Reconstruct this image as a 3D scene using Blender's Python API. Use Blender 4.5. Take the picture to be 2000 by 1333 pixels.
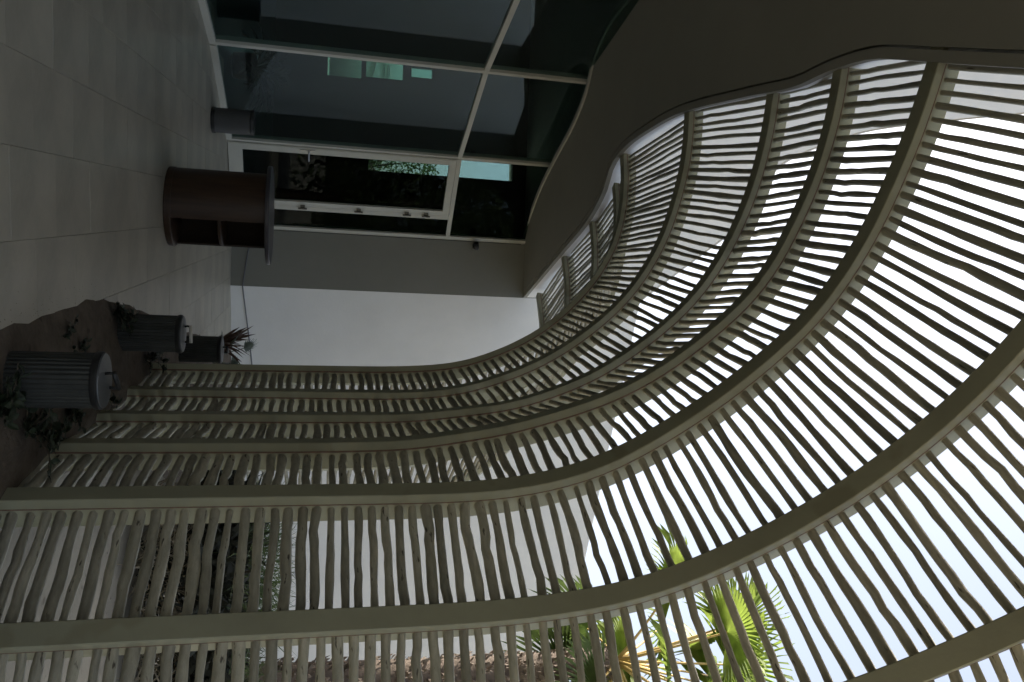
import bpy, math, random
import numpy as np
from mathutils import Vector, Matrix

random.seed(7); rng = np.random.default_rng(7)
scene = bpy.context.scene
for o in list(bpy.data.objects): bpy.data.objects.remove(o)
C = scene.collection

# ------------------------------------------------------------------ camera
F_PX = 1580.0; CAM_H = 1.3
PITCH = math.atan(370/1580); ROLL = math.radians(1.73)
_f = Vector((0, math.cos(PITCH), math.sin(PITCH))); _r = Vector((1, 0, 0)); _u = _r.cross(_f)
_R = _r*math.cos(ROLL) + _u*math.sin(ROLL); _U = -_r*math.sin(ROLL) + _u*math.cos(ROLL)
cd = bpy.data.cameras.new('camera'); cam = bpy.data.objects.new('camera', cd); C.objects.link(cam)
cd.sensor_width = 36.0; cd.lens = 36.0*F_PX/2000.0; cd.clip_start = 0.05; cd.clip_end = 3000
# the photograph is held sideways: picture right is up, picture top is left
X, Y, Z = _U, -_R, -_f
cam.matrix_world = Matrix(((X.x, Y.x, Z.x, 0), (X.y, Y.y, Z.y, 0), (X.z, Y.z, Z.z, CAM_H), (0, 0, 0, 1)))
scene.camera = cam

# ------------------------------------------------------------------ sky and sun
SUN_EL = math.radians(42); SUN_AZ = math.atan2(-.9, .43)          # azimuth from +Y towards +X
w = bpy.data.worlds.new('World'); scene.world = w; w.use_nodes = True
nt = w.node_tree; nt.nodes.clear()
sky = nt.nodes.new('ShaderNodeTexSky'); sky.sky_type = 'NISHITA'; sky.sun_disc = False
sky.sun_elevation = SUN_EL; sky.sun_rotation = SUN_AZ; sky.air_density = 1.0; sky.dust_density = 6.0; sky.ozone_density = 1.0
bg = nt.nodes.new('ShaderNodeBackground'); bg.inputs['Strength'].default_value = 0.12
wo = nt.nodes.new('ShaderNodeOutputWorld')
hs = nt.nodes.new('ShaderNodeHueSaturation'); hs.inputs['Saturation'].default_value = .66      # milky, hazy sky
nt.links.new(sky.outputs[0], hs.inputs['Color']); nt.links.new(hs.outputs[0], bg.inputs[0]); nt.links.new(bg.outputs[0], wo.inputs[0])
sd = bpy.data.lights.new('sun', 'SUN'); sd.energy = 3.5; sd.angle = math.radians(1.0); sd.color = (1, .93, .82)
sun = bpy.data.objects.new('sun', sd); C.objects.link(sun)
S = Vector((math.sin(SUN_AZ)*math.cos(SUN_EL), math.cos(SUN_AZ)*math.cos(SUN_EL), math.sin(SUN_EL)))
sun.rotation_euler = S.to_track_quat('Z', 'Y').to_euler(); sun.location = (0, 0, 30)
scene.view_settings.view_transform = 'Standard'; scene.view_settings.look = 'None'
scene.cycles.max_bounces = 8; scene.cycles.adaptive_threshold = .02
scene.view_settings.gamma = 1.0; scene.view_settings.use_curve_mapping = False
scene.view_settings.exposure = 1.68

# ------------------------------------------------------------------ materials
def new_mat(name):
    m = bpy.data.materials.new(name); m.use_nodes = True
    n = m.node_tree.nodes; p = n['Principled BSDF']
    return m, m.node_tree, n, p
def mat(name, col, rough=.6, var=.12, scale=6., bump=.0, bscale=60., spec=.4, metal=0., rnd=0., stretch=(1, 1, 1), spots=0., spot_scale=9., spot_col=(.05, .04, .03)):
    """plain surface: colour drifting with two octaves of noise, fine relief, optional knots/specks"""
    m, t, n, p = new_mat(name); L = t.links.new
    tc = n.new('ShaderNodeTexCoord'); mp = n.new('ShaderNodeMapping'); mp.inputs['Scale'].default_value = stretch
    L(tc.outputs['Object'], mp.inputs[0])
    ns = n.new('ShaderNodeTexNoise'); ns.inputs['Scale'].default_value = scale; ns.inputs['Detail'].default_value = 6; ns.inputs['Roughness'].default_value = .65
    L(mp.outputs[0], ns.inputs['Vector'])
    rp = n.new('ShaderNodeMapRange'); rp.inputs[1].default_value = .3; rp.inputs[2].default_value = .7
    rp.inputs[3].default_value = 1-var; rp.inputs[4].default_value = 1+var
    L(ns.outputs[0], rp.inputs[0])
    fac = rp.outputs[0]
    if rnd:
        oi = n.new('ShaderNodeObjectInfo'); r2 = n.new('ShaderNodeMapRange'); r2.inputs[3].default_value = 1-rnd; r2.inputs[4].default_value = 1+rnd
        L(oi.outputs['Random'], r2.inputs[0]); mm = n.new('ShaderNodeMath'); mm.operation = 'MULTIPLY'; L(fac, mm.inputs[0]); L(r2.outputs[0], mm.inputs[1]); fac = mm.outputs[0]
    vm = n.new('ShaderNodeVectorMath'); vm.operation = 'SCALE'; vm.inputs[0].default_value = col; L(fac, vm.inputs['Scale'])
    out = vm.outputs[0]
    if spots:
        vo = n.new('ShaderNodeTexNoise'); vo.inputs['Scale'].default_value = spot_scale; vo.inputs['Detail'].default_value = 3; L(mp.outputs[0], vo.inputs['Vector'])
        r3 = n.new('ShaderNodeMapRange'); r3.inputs[1].default_value = spots; r3.inputs[2].default_value = spots+.05; L(vo.outputs[0], r3.inputs[0])
        mx = n.new('ShaderNodeMix'); mx.data_type = 'RGBA'; L(r3.outputs[0], mx.inputs[0]); L(out, mx.inputs[6]); mx.inputs[7].default_value = (*spot_col, 1); out = mx.outputs[2]
    L(out, p.inputs['Base Color'])
    p.inputs['Roughness'].default_value = rough; p.inputs['Metallic'].default_value = metal; p.inputs['Specular IOR Level'].default_value = spec
    if bump:
        nb = n.new('ShaderNodeTexNoise'); nb.inputs['Scale'].default_value = bscale; nb.inputs['Detail'].default_value = 5; L(mp.outputs[0], nb.inputs['Vector'])
        bp = n.new('ShaderNodeBump'); bp.inputs['Strength'].default_value = bump; bp.inputs['Distance'].default_value = .01
        L(nb.outputs[0], bp.inputs['Height']); L(bp.outputs[0], p.inputs['Normal'])
    return m
def leafmat(name, col, trans=.5, rough=.45, var=.25, scale=8.):
    m, t, n, p = new_mat(name); L = t.links.new
    tc = n.new('ShaderNodeTexCoord'); ns = n.new('ShaderNodeTexNoise'); ns.inputs['Scale'].default_value = scale; L(tc.outputs['Object'], ns.inputs['Vector'])
    rp = n.new('ShaderNodeMapRange'); rp.inputs[1].default_value = .3; rp.inputs[2].default_value = .7; rp.inputs[3].default_value = 1-var; rp.inputs[4].default_value = 1+var
    L(ns.outputs[0], rp.inputs[0])
    vm = n.new('ShaderNodeVectorMath'); vm.operation = 'SCALE'; vm.inputs[0].default_value = col; L(rp.outputs[0], vm.inputs['Scale'])
    L(vm.outputs[0], p.inputs['Base Color']); p.inputs['Roughness'].default_value = rough
    tr = n.new('ShaderNodeBsdfTranslucent'); L(vm.outputs[0], tr.inputs[0])
    mx = n.new('ShaderNodeMixShader'); mx.inputs[0].default_value = trans
    L(p.outputs[0], mx.inputs[1]); L(tr.outputs[0], mx.inputs[2]); L(mx.outputs[0], n['Material Output'].inputs[0])
    return m
def glassmat(name, tint, refl=(.84, .93, 1.0), f0=.045):
    """clear tinted pane: straight-through transmission plus a Schlick mirror term, the same on both faces"""
    m, t, n, p = new_mat(name); L = t.links.new; n.remove(p)
    lw = n.new('ShaderNodeLayerWeight'); lw.inputs['Blend'].default_value = .5
    pw = n.new('ShaderNodeMath'); pw.operation = 'POWER'; L(lw.outputs['Facing'], pw.inputs[0]); pw.inputs[1].default_value = 5
    mr = n.new('ShaderNodeMapRange'); mr.inputs[3].default_value = f0; mr.inputs[4].default_value = 1; L(pw.outputs[0], mr.inputs[0])
    tr = n.new('ShaderNodeBsdfTransparent'); tr.inputs[0].default_value = (*tint, 1)
    gl = n.new('ShaderNodeBsdfGlossy'); gl.inputs['Roughness'].default_value = .004; gl.inputs['Color'].default_value = (*refl, 1)
    mx = n.new('ShaderNodeMixShader'); L(mr.outputs[0], mx.inputs[0]); L(tr.outputs[0], mx.inputs[1]); L(gl.outputs[0], mx.inputs[2])
    L(mx.outputs[0], n['Material Output'].inputs[0])
    return m

M = {}
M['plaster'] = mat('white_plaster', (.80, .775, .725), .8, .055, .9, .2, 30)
M['greyplaster'] = mat('grey_plaster', (.26, .25, .21), .75, .05, 1.5, .12, 40)  # one even grey, darker than the long white wall
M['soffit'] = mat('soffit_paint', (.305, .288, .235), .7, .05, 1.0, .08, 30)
M['rib'] = mat('cream_paint', (.345, .33, .22), .5, .10, 2.3, .06, 80, spots=.62, spot_scale=3.2, spot_col=(.30, .28, .18))
M['joint'] = mat('rust_sealant', (.20, .12, .08), .8, .25, 20)
M['pole'] = mat('painted_branch_wood', (.40, .37, .275), .7, .24, 9, .35, 35, rnd=.24, stretch=(.6, 4, 4), spots=.67, spot_scale=10, spot_col=(.10, .085, .06))
M['frame'] = mat('cream_aluminium', (.56, .54, .46), .45, .04, 4)
M['hinge'] = mat('dark_hinge', (.12, .11, .09), .45, .1, metal=.6)
M['steel'] = mat('brushed_steel', (.45, .45, .43), .35, .08, metal=.9)
M['glass'] = glassmat('facade_glass', (.62, .72, .70))
M['doorglass'] = glassmat('door_glass', (.42, .48, .46), f0=.007)
M['tealglass'] = glassmat('teal_window_glass', (.33, .50, .48))
M['blueglass'] = glassmat('pale_window_glass', (.80, .93, .97))
M['tile'] = mat('stone_tile', (.37, .335, .255), .36, .22, 1.7, .15, 25, rnd=.025, spots=.72, spot_scale=9, spot_col=(.25, .235, .20))
M['grout'] = mat('tile_grout', (.30, .272, .205), .9, .1, 12)
M['ground'] = mat('sandy_ground', (.25, .228, .175), .95, .22, 1.7, .5, 30, spots=.66, spot_scale=11, spot_col=(.13, .11, .08))
M['soil'] = mat('brown_soil', (.115, .09, .064), .95, .35, 7, .7, 40, spots=.62, spot_scale=5, spot_col=(.06, .045, .03))
M['darkwood'] = mat('dark_wood', (.05, .026, .013), .42, .35, 4, .1, 30, stretch=(6, 6, .5))
M['desktop'] = mat('dark_desk_top', (.055, .05, .055), .32, .12, 5)
M['innerwood'] = mat('desk_inner_wood', (.045, .03, .02), .6, .2, 6)
M['lantern'] = mat('dark_ribbed_metal', (.06, .062, .056), .45, .18, 9, .1, 50, metal=.5)
M['lanternlid'] = mat('grey_lid', (.12, .124, .126), .45, .12, 8, metal=.4)
M['black'] = mat('black_metal', (.018, .018, .017), .4, .2, 10)
M['ivory'] = mat('pale_handle', (.62, .58, .5), .4, .1, 10)
M['bin'] = mat('grey_bin', (.075, .075, .072), .5, .08, 6)
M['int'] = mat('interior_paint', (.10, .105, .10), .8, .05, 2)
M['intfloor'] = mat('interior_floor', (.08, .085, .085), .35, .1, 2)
M['trunk'] = mat('palm_trunk', (.12, .095, .075), .95, .4, 9, .8, 30)
M['boot'] = mat('palm_boot', (.21, .172, .138), .9, .45, 7, .5, 40)
M['frond'] = leafmat('palm_leaf', (.17, .23, .04), .55)
M['frondold'] = leafmat('dark_palm_leaf', (.08, .12, .03), .45)
M['petiole'] = mat('petiole', (.50, .36, .12), .5, .2, 6)
M['straw'] = leafmat('dry_leaf', (.33, .28, .19), .3, .8, .4, 14)
M['needle'] = leafmat('green_needle', (.09, .13, .045), .35, .6, .4, 14)
M['dark'] = leafmat('dark_shrub', (.03, .032, .02), .15, .7, .4, 14)
M['darkleaf'] = leafmat('dark_leaf', (.028, .04, .02), .2, .5, .4, 18)
M['redleaf'] = leafmat('red_leaf', (.10, .058, .04), .35, .55, .3, 18)
M['greyleaf'] = leafmat('grey_green_leaf', (.13, .16, .12), .25, .6, .3, 18)
M['bark'] = mat('bark', (.10, .08, .055), .9, .3, 9, .5, 30)
M['stone'] = mat('pebble', (.30, .27, .22), .9, .3, 9, rnd=.3)
M['cable'] = mat('grey_cable', (.16, .16, .17), .6, .1)

# ------------------------------------------------------------------ mesh helpers
class MB:
    def __init__(s): s.v = []; s.f = []; s.mi = []
    def add(s, verts, faces, mi=0):
        b = len(s.v); s.v += [tuple(map(float, p)) for p in verts]; s.f += [tuple(i+b for i in q) for q in faces]; s.mi += [mi]*len(faces)
    def box(s, lo, hi, mi=0):
        x0, y0, z0 = lo; x1, y1, z1 = hi
        s.add([(x0, y0, z0), (x1, y0, z0), (x1, y1, z0), (x0, y1, z0), (x0, y0, z1), (x1, y0, z1), (x1, y1, z1), (x0, y1, z1)],
              [(0, 3, 2, 1), (4, 5, 6, 7), (0, 1, 5, 4), (1, 2, 6, 5), (2, 3, 7, 6), (3, 0, 4, 7)], mi)
    def obox(s, o, ax, ay, az, mi=0):
        """box from corner o with edge vectors"""
        o, ax, ay, az = (np.array(q, float) for q in (o, ax, ay, az))
        vs = [o, o+ax, o+ax+ay, o+ay, o+az, o+ax+az, o+ax+ay+az, o+ay+az]
        s.add(vs, [(0, 3, 2, 1), (4, 5, 6, 7), (0, 1, 5, 4), (1, 2, 6, 5), (2, 3, 7, 6), (3, 0, 4, 7)], mi)
    def tube(s, pts, rad, n=8, mi=0, cap=True):
        pts = np.array(pts, float); m = len(pts)
        rad = np.full(m, rad) if np.isscalar(rad) else np.array(rad)
        tg = np.gradient(pts, axis=0); tg /= np.linalg.norm(tg, axis=1)[:, None]+1e-9
        up = np.array([0, 0, 1.]) if abs(tg[0][2]) < .9 else np.array([1., 0, 0])
        a = np.cross(tg[0], up); a /= np.linalg.norm(a); vs = []
        for i in range(m):
            a = a-tg[i]*(a@tg[i]); a /= np.linalg.norm(a); b = np.cross(tg[i], a)
            for k in range(n):
                q = 2*math.pi*k/n; vs.append(pts[i]+(a*math.cos(q)+b*math.sin(q))*rad[i])
        fs = [(i*n+k, i*n+(k+1) % n, (i+1)*n+(k+1) % n, (i+1)*n+k) for i in range(m-1) for k in range(n)]
        if cap: fs += [tuple(range(n))[::-1], tuple(range((m-1)*n, m*n))]
        s.add(vs, fs, mi)
    def lathe(s, prof, n=32, ctr=(0, 0), flute=None, mi=0):
        """profile of (r, z) round the vertical axis; flute(k, i) scales the radius"""
        vs = []; m = len(prof)
        for i, (r, z) in enumerate(prof):
            for k in range(n):
                q = 2*math.pi*k/n; rr = r*(flute(k, i) if flute else 1)
                vs.append((ctr[0]+rr*math.cos(q), ctr[1]+rr*math.sin(q), z))
        fs = [(i*n+k, i*n+(k+1) % n, (i+1)*n+(k+1) % n, (i+1)*n+k) for i in range(m-1) for k in range(n)]
        fs += [tuple(range(n))[::-1], tuple(range((m-1)*n, m*n))]
        s.add(vs, fs, mi)
    def prism(s, poly, z0, z1, mi=0):
        n = len(poly)
        s.add([(x, y, z0) for x, y in poly]+[(x, y, z1) for x, y in poly],
              [tuple(range(n))[::-1], tuple(range(n, 2*n))]+[(i, (i+1) % n, n+(i+1) % n, n+i) for i in range(n)], mi)
    def mesh(s, name, mats, smooth=False):
        me = bpy.data.meshes.new(name); me.from_pydata(s.v, [], s.f)
        for m in (mats if isinstance(mats, (list, tuple)) else [mats]): me.materials.append(m)
        me.polygons.foreach_set('material_index', s.mi)
        if smooth: me.polygons.foreach_set('use_smooth', [True]*len(s.f))
        me.update(); return me
    def build(s, name, mats, parent=None, smooth=False, loc=None):
        o = bpy.data.objects.new(name, s.mesh(name, mats, smooth)); C.objects.link(o)
        if parent: o.parent = parent
        if loc is not None: o.location = loc
        return o
def smooth_by_angle(o, deg=35):
    me = o.data; me.polygons.foreach_set('use_smooth', [True]*len(me.polygons))
    try: me.set_sharp_from_angle(angle=math.radians(deg))
    except Exception: pass
    return o
def tag(o, label, cat, group=None):
    o['label'] = label; o['category'] = cat
    if group: o['group'] = group
    return o
def thing(name, label, cat, loc=(0, 0, 0), group=None, rz=0):
    o = bpy.data.objects.new(name, None); C.objects.link(o); o.location = loc; o.rotation_euler = (0, 0, rz); o.empty_display_size = .1
    return tag(o, label, cat, group)
def struct(o, kind='structure'): o['kind'] = kind; return o
def catmull(pts, n=10):
    pts = [np.array(p, float) for p in pts]; P = [2*pts[0]-pts[1]]+pts+[2*pts[-1]-pts[-2]]; out = []
    for i in range(1, len(P)-2):
        for k in range(n):
            t = k/n; a, b, c, d = P[i-1], P[i], P[i+1], P[i+2]
            out.append(.5*((2*b)+(c-a)*t+(2*a-5*b+4*c-d)*t*t+(3*b-3*c+d-a)*t**3))
    out.append(pts[-1]); return np.array(out)
def resample(pts, n):
    pts = np.array(pts, float); L = np.r_[0, np.cumsum(np.linalg.norm(np.diff(pts, axis=0), axis=1))]
    q = np.linspace(0, L[-1], n); return np.stack([np.interp(q, L, pts[:, k]) for k in range(pts.shape[1])], 1)

# ------------------------------------------------------------------ plan of the place (metres, camera at the origin)
CEIL = 4.30; ROOF = 6.2
FACADE = [(-1.55, 12.15), (-2.56, 11.2), (-3.2, 9.4), (-3.5, 7.45), (-3.5, 5.4), (-3.3, 3.4), (-3.0, 1.4), (-2.85, -.6), (-2.85, -2.6), (-2.85, -4.6)]
FASCIA = [(-.67, 12.14), (-.81, 11.6), (-1.0, 10.85), (-1.19, 10.1), (-1.42, 9.2), (-1.68, 8.62), (-1.92, 8.38), (-2.05, 8.0), (-2.08, 7.4), (-2.05, 6.6), (-1.87, 5.5),
          (-1.75, 4.85), (-1.73, 4.45), (-1.67, 4.04), (-1.51, 3.6), (-1.25, 2.9), (-1.03, 2.2), (-.65, 1.1), (0, .2), (.8, -.6), (1.7, -1.3), (2.6, -1.9), (3.4, -2.6), (4.0, -4.6)]
WALL_A = np.array((-.67, 12.14)); WALL_B = np.array((9.0, 16.9))

# ground: one sheet to the horizon
b = MB(); b.add([(-600, -600, -.03), (600, -600, -.03), (600, 900, -.03), (-600, 900, -.03)], [(0, 1, 2, 3)])
struct(b.build('ground', M['ground']))
# gravel and litter on the ground outside the pergola
b = MB()
for i in range(1500):
    x = rng.uniform(.7, 7); y = rng.uniform(2.6, 13)
    if x < .9+max(0, (5.5-y))*.28: continue
    if y > 12.3+.49*(x+.67)-.1: continue
    if rng.random() < .5:
        r = rng.uniform(.005, .016); h = r*rng.uniform(.4, .8); a = rng.uniform(0, 6.3)
        ring = [(x+r*math.cos(a+k*1.257)*rng.uniform(.7, 1.1), y+r*math.sin(a+k*1.257)*rng.uniform(.7, 1.1), -.032) for k in range(5)]
        b.add(ring+[(x+r*.1, y, -.03+h)], [(k, (k+1) % 5, 5) for k in range(5)], 0)
    else:
        a = rng.uniform(0, 6.3); l = rng.uniform(.02, .09); wd = rng.uniform(.002, .006); z = -.026+rng.uniform(0, .008)
        dx, dy = math.cos(a), math.sin(a)
        b.add([(x-dy*wd, y+dx*wd, z), (x+dy*wd, y-dx*wd, z), (x+dx*l, y+dy*l, z+.012)], [(0, 1, 2)], 1)
g = struct(b.build('gravel_and_leaf_litter', [M['stone'], M['bark']]), 'stuff')
tag(g, 'loose gravel and dry leaf litter scattered outside the pergola', 'gravel')

# floor of the covered walk: slab + individually laid stone tiles
FL_EDGE = [(.9, 2.2), (.28, 3.1), (.01, 3.74), (-.07, 4.38), (-.19, 5.32), (-.14, 6.65), (-.03, 8.03), (.05, 10.2), (.1, 12.45)]
fe = catmull(FL_EDGE, 6)
floor_poly = [(-3.9, -5), (3.2, -5), (3.2, .8), (1.8, 1.6)]+[tuple(p) for p in fe]+[(-1.0, 12.5), (-3.9, 12.5)]
b = MB(); b.prism(floor_poly, -.05, -.008); floor = struct(b.build('floor', M['grout']))
ang = math.radians(8.5); ca, sa = math.cos(ang), math.sin(ang)
def fac_x(y):
    ys = [p[1] for p in FACADE][::-1]; xs = [p[0] for p in FACADE][::-1]; return np.interp(y, ys, xs)
def edge_x(y): return np.interp(y, [p[1] for p in FL_EDGE], [p[0] for p in FL_EDGE])
TW, TL = .40, .60; tile_mesh = []
for k in range(6):
    t = MB(); hx, hy, c = TW/2-.0006, TL/2-.0006, .0010
    t.add([(-hx, -hy, -.012), (hx, -hy, -.012), (hx, hy, -.012), (-hx, hy, -.012), (-hx, -hy, -.003), (hx, -hy, -.003), (hx, hy, -.003), (-hx, hy, -.003),
           (-hx+c, -hy+c, 0), (hx-c, -hy+c, 0), (hx-c, hy-c, 0), (-hx+c, hy-c, 0)],
          [(0, 1, 5, 4), (1, 2, 6, 5), (2, 3, 7, 6), (3, 0, 4, 7), (4, 5, 9, 8), (5, 6, 10, 9), (6, 7, 11, 10), (7, 4, 8, 11), (8, 9, 10, 11)])
    tile_mesh.append(t.mesh('floor_tile', M['tile']))
cnt = 0
for i in range(-14, 16):
    for j in range(-4, 20):
        lx = (i+.5)*TW; ly = (j+(.5 if i % 2 else 0))*TL+1.0
        x = -1.0+lx*ca-ly*sa; y = lx*sa+ly*ca
        if y < 1.8 or y > 12.6 or cnt > 298: continue
        # tiles run a little way under the soil
        ok = True
        for sx in (-.5, .5):
            for sy in (-.5, .5):
                qx = x+sx*TW*ca-sy*TL*sa; qy = y+sx*TW*sa+sy*TL*ca
                if qx > edge_x(qy)+.5: ok = False
        if not ok or x < fac_x(y)-.35: continue
        o = bpy.data.objects.new('floor_tile', tile_mesh[rng.integers(6)]); C.objects.link(o); o.parent = floor
        o.location = (x, y, float(rng.uniform(-.0009, .0009))); o.rotation_euler = (float(rng.uniform(-.0006, .0006)), float(rng.uniform(-.0006, .0006)), ang+(math.pi if rng.random() < .5 else 0)); cnt += 1

# soil bed between the floor edge and the pergola feet
b = MB(); rows = []
outer = [(2.6, 2.6), (1.75, 2.7), (1.25, 3.05), (.95, 3.6), (.82, 4.3), (.78, 5.2), (.66, 6.0), (.62, 6.7), (.95, 7.0), (1.3, 7.6), (1.6, 8.5), (2.2, 9.7), (2.4, 10.6)]
ou = resample(catmull(outer, 6), 60); inn = resample(fe, 60); NB = 8
for i in range(60):
    for k in range(NB+1):
        t = k/NB; p = inn[i]*(1-t)+ou[i]*t
        z = .006+.05*math.sin(math.pi*t)**.7*(.6+.6*rng.random())-.04*t**6-(.010 if k == 0 else 0)
        if k == 0: p = p+rng.normal(size=2)*.006
        rows.append((p[0], p[1], z))
b.add(rows, [(i*(NB+1)+k, (i+1)*(NB+1)+k, (i+1)*(NB+1)+k+1, i*(NB+1)+k+1) for i in range(59) for k in range(NB)])
struct(b.build('planting_bed', M['soil'], smooth=True))

# crumbs of soil strewn along the edge of the bed
b = MB()
for i in range(320):
    p_ = fe[rng.integers(6, len(fe)-1)]; o_ = -rng.exponential(.045); x, y = p_[0]+o_, p_[1]+rng.uniform(-.15, .15); x = min(x, float(edge_x(y))+.05); r = rng.uniform(.001, .0032)
    ring = [(x+r*math.cos(k*1.257)*rng.uniform(.6, 1.2), y+r*math.sin(k*1.257)*rng.uniform(.6, 1.2), 0) for k in range(5)]
    b.add(ring+[(x, y, r*.7)], [(k, (k+1) % 5, 5) for k in range(5)])
g = struct(b.build('soil_crumbs', M['soil']), 'stuff'); tag(g, 'brown soil crumbs strewn on the tiles along the bed', 'soil')

# ------------------------------------------------------------------ the building
bld = thing('white_building', 'white rendered building with wavy soffit and curved glass front beside the walk', 'building', (-2.5, 8, 0))
BO = np.array((-2.5, 8, 0.))
def bpart(mb, name, m, parent=None, smooth=False):
    mb.v = [tuple(np.array(v)-BO) for v in mb.v]; return mb.build(name, m, parent or bld, smooth)
fas = resample(catmull(FASCIA, 8), 150)
tg = np.gradient(fas, axis=0); tg /= np.linalg.norm(tg, axis=1)[:, None]
# fascia runs far -> near; left of it (towards the building) is -x
nrm = np.stack([tg[:, 1], -tg[:, 0]], 1); nrm *= np.where((nrm[:, 0] < 0)[:, None], 1, -1)
for i in range(1, len(nrm)):
    if nrm[i]@nrm[i-1] < 0: nrm[i] *= -1
lip = fas+nrm*.060; lip2 = fas+nrm*.076
SOFL = [(-1.50, 12.30), (-1.80, 12.0), (-2.22, 11.3), (-2.52, 10.5), (-2.76, 9.78), (-3.02, 9.30), (-3.36, 9.0), (-3.56, 8.55), (-3.62, 7.8), (-3.62, 6.6), (-3.60, 5.4), (-3.40, 3.4), (-3.1, 1.4), (-2.95, -.6), (-2.95, -4.6)]
left = resample(catmull(SOFL, 8), 150)
def strip(mb, A, B, za, zb, t):
    n = len(A)
    v = [(A[i][0], A[i][1], za) for i in range(n)]+[(B[i][0], B[i][1], zb) for i in range(n)]
    v += [(A[i][0], A[i][1], za+t) for i in range(n)]+[(B[i][0], B[i][1], zb+t) for i in range(n)]
    f = []
    for i in range(n-1):
        f += [(i, i+1, n+i+1, n+i), (2*n+i, 3*n+i, 3*n+i+1, 2*n+i+1), (i, 2*n+i, 2*n+i+1, i+1), (n+i, n+i+1, 3*n+i+1, 3*n+i)]
    f += [(0, n, 3*n, 2*n), (n-1, 3*n-1, 4*n-1, 2*n-1)]
    mb.add(v, f)
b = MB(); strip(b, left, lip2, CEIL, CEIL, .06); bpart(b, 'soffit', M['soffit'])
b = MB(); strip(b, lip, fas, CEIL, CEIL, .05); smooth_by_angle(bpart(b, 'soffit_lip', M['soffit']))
b = MB(); strip(b, fas+nrm*.15, fas+nrm*.03, CEIL+.065, CEIL+.065, .05); bpart(b, 'shadow_gap', M['black'])
b = MB(); strip(b, fas+nrm*.30, fas+nrm*.012, CEIL+.051, CEIL+.051, ROOF-CEIL-.06); smooth_by_angle(bpart(b, 'upper_wall', M['plaster']))
# trim where the soffit meets the glass
tr = left.copy()
tt = np.gradient(tr, axis=0); tt /= np.linalg.norm(tt, axis=1)[:, None]; tn = np.stack([tt[:, 1], -tt[:, 0]], 1)
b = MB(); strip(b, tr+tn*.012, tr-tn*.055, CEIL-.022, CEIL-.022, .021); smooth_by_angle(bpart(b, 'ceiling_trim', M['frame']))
# roof
fr = [tuple(p) for p in fas]
b = MB(); b.prism([(p[0]-.004, p[1]) for p in fr]+[(-12, -4.6), (-12, 12.2)], ROOF-.005, ROOF+.02)
bpart(b, 'roof', M['plaster'])
b = MB(); b.prism([(-12, 11.9), (-.95, 11.9), (-.66, 12.21), (WALL_B[0], WALL_B[1]+.05), (9.0, 22), (-12, 22)], ROOF+.023, ROOF+.048); bpart(b, 'roof', M['plaster'])
# grey return wall and the long white wall
b = MB(); b.obox((-1.49, 12.13, -.05), (.82, .012, 0), (0, .25, 0), (0, 0, 5.0)); bpart(b, 'grey_wall', M['greyplaster'])
d = (WALL_B-WALL_A)/np.linalg.norm(WALL_B-WALL_A); nn = np.array((-d[1], d[0]))
b = MB(); b.obox((*WALL_A, -.06), (*(WALL_B-WALL_A), 0), (*(nn*.3), 0), (0, 0, ROOF+.082)); bpart(b, 'white_wall', M['plaster'])
b = MB(); b.obox((9.01, 17.1, -.06), (.3, 0, 0), (0, 5, 0), (0, 0, ROOF+.05)); bpart(b, 'end_wall', M['plaster'])
# interior shell
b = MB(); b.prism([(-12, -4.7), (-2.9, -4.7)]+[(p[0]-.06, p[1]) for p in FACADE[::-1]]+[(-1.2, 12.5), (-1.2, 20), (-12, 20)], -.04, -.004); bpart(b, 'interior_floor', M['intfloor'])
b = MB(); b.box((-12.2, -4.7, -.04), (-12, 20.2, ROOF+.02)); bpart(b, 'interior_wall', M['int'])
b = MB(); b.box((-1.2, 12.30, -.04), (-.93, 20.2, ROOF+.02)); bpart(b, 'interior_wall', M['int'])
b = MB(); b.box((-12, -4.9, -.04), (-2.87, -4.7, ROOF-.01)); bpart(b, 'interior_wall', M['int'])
# back wall at y = 20 with window openings
holes = [(-6.78, -6.26, 1.23, 2.03), (-6.78, -6.32, 2.14, 3.04), (-6.70, -6.43, 3.24, 3.76), (-4.52, -4.05, 2.26, 5.86)]
xs = sorted({-12.0, -1.2}|{h[0] for h in holes}|{h[1] for h in holes}); zs = sorted({-.04, ROOF-.01}|{h[2] for h in holes}|{h[3] for h in holes})
b = MB()
for i in range(len(xs)-1):
    for j in range(len(zs)-1):
        cx, cz = (xs[i]+xs[i+1])/2, (zs[j]+zs[j+1])/2
        if any(h[0] < cx < h[1] and h[2] < cz < h[3] for h in holes): continue
        b.box((xs[i], 20, zs[j]), (xs[i+1], 20.2, zs[j+1]+(.03 if j == len(zs)-2 else 0)))
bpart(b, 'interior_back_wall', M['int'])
for k, h in enumerate(holes):
    b = MB(); b.box((h[0]+.001, 20.08, h[2]+.001), (h[1]-.001, 20.088, h[3]-.001)); bpart(b, 'rear_window_pane', M['blueglass'] if k == 3 else M['tealglass'])
b = MB(); b.box((-.92, 20, -.04), (9.0, 20.2, ROOF+.02)); bpart(b, 'end_wall', M['plaster'])
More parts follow.
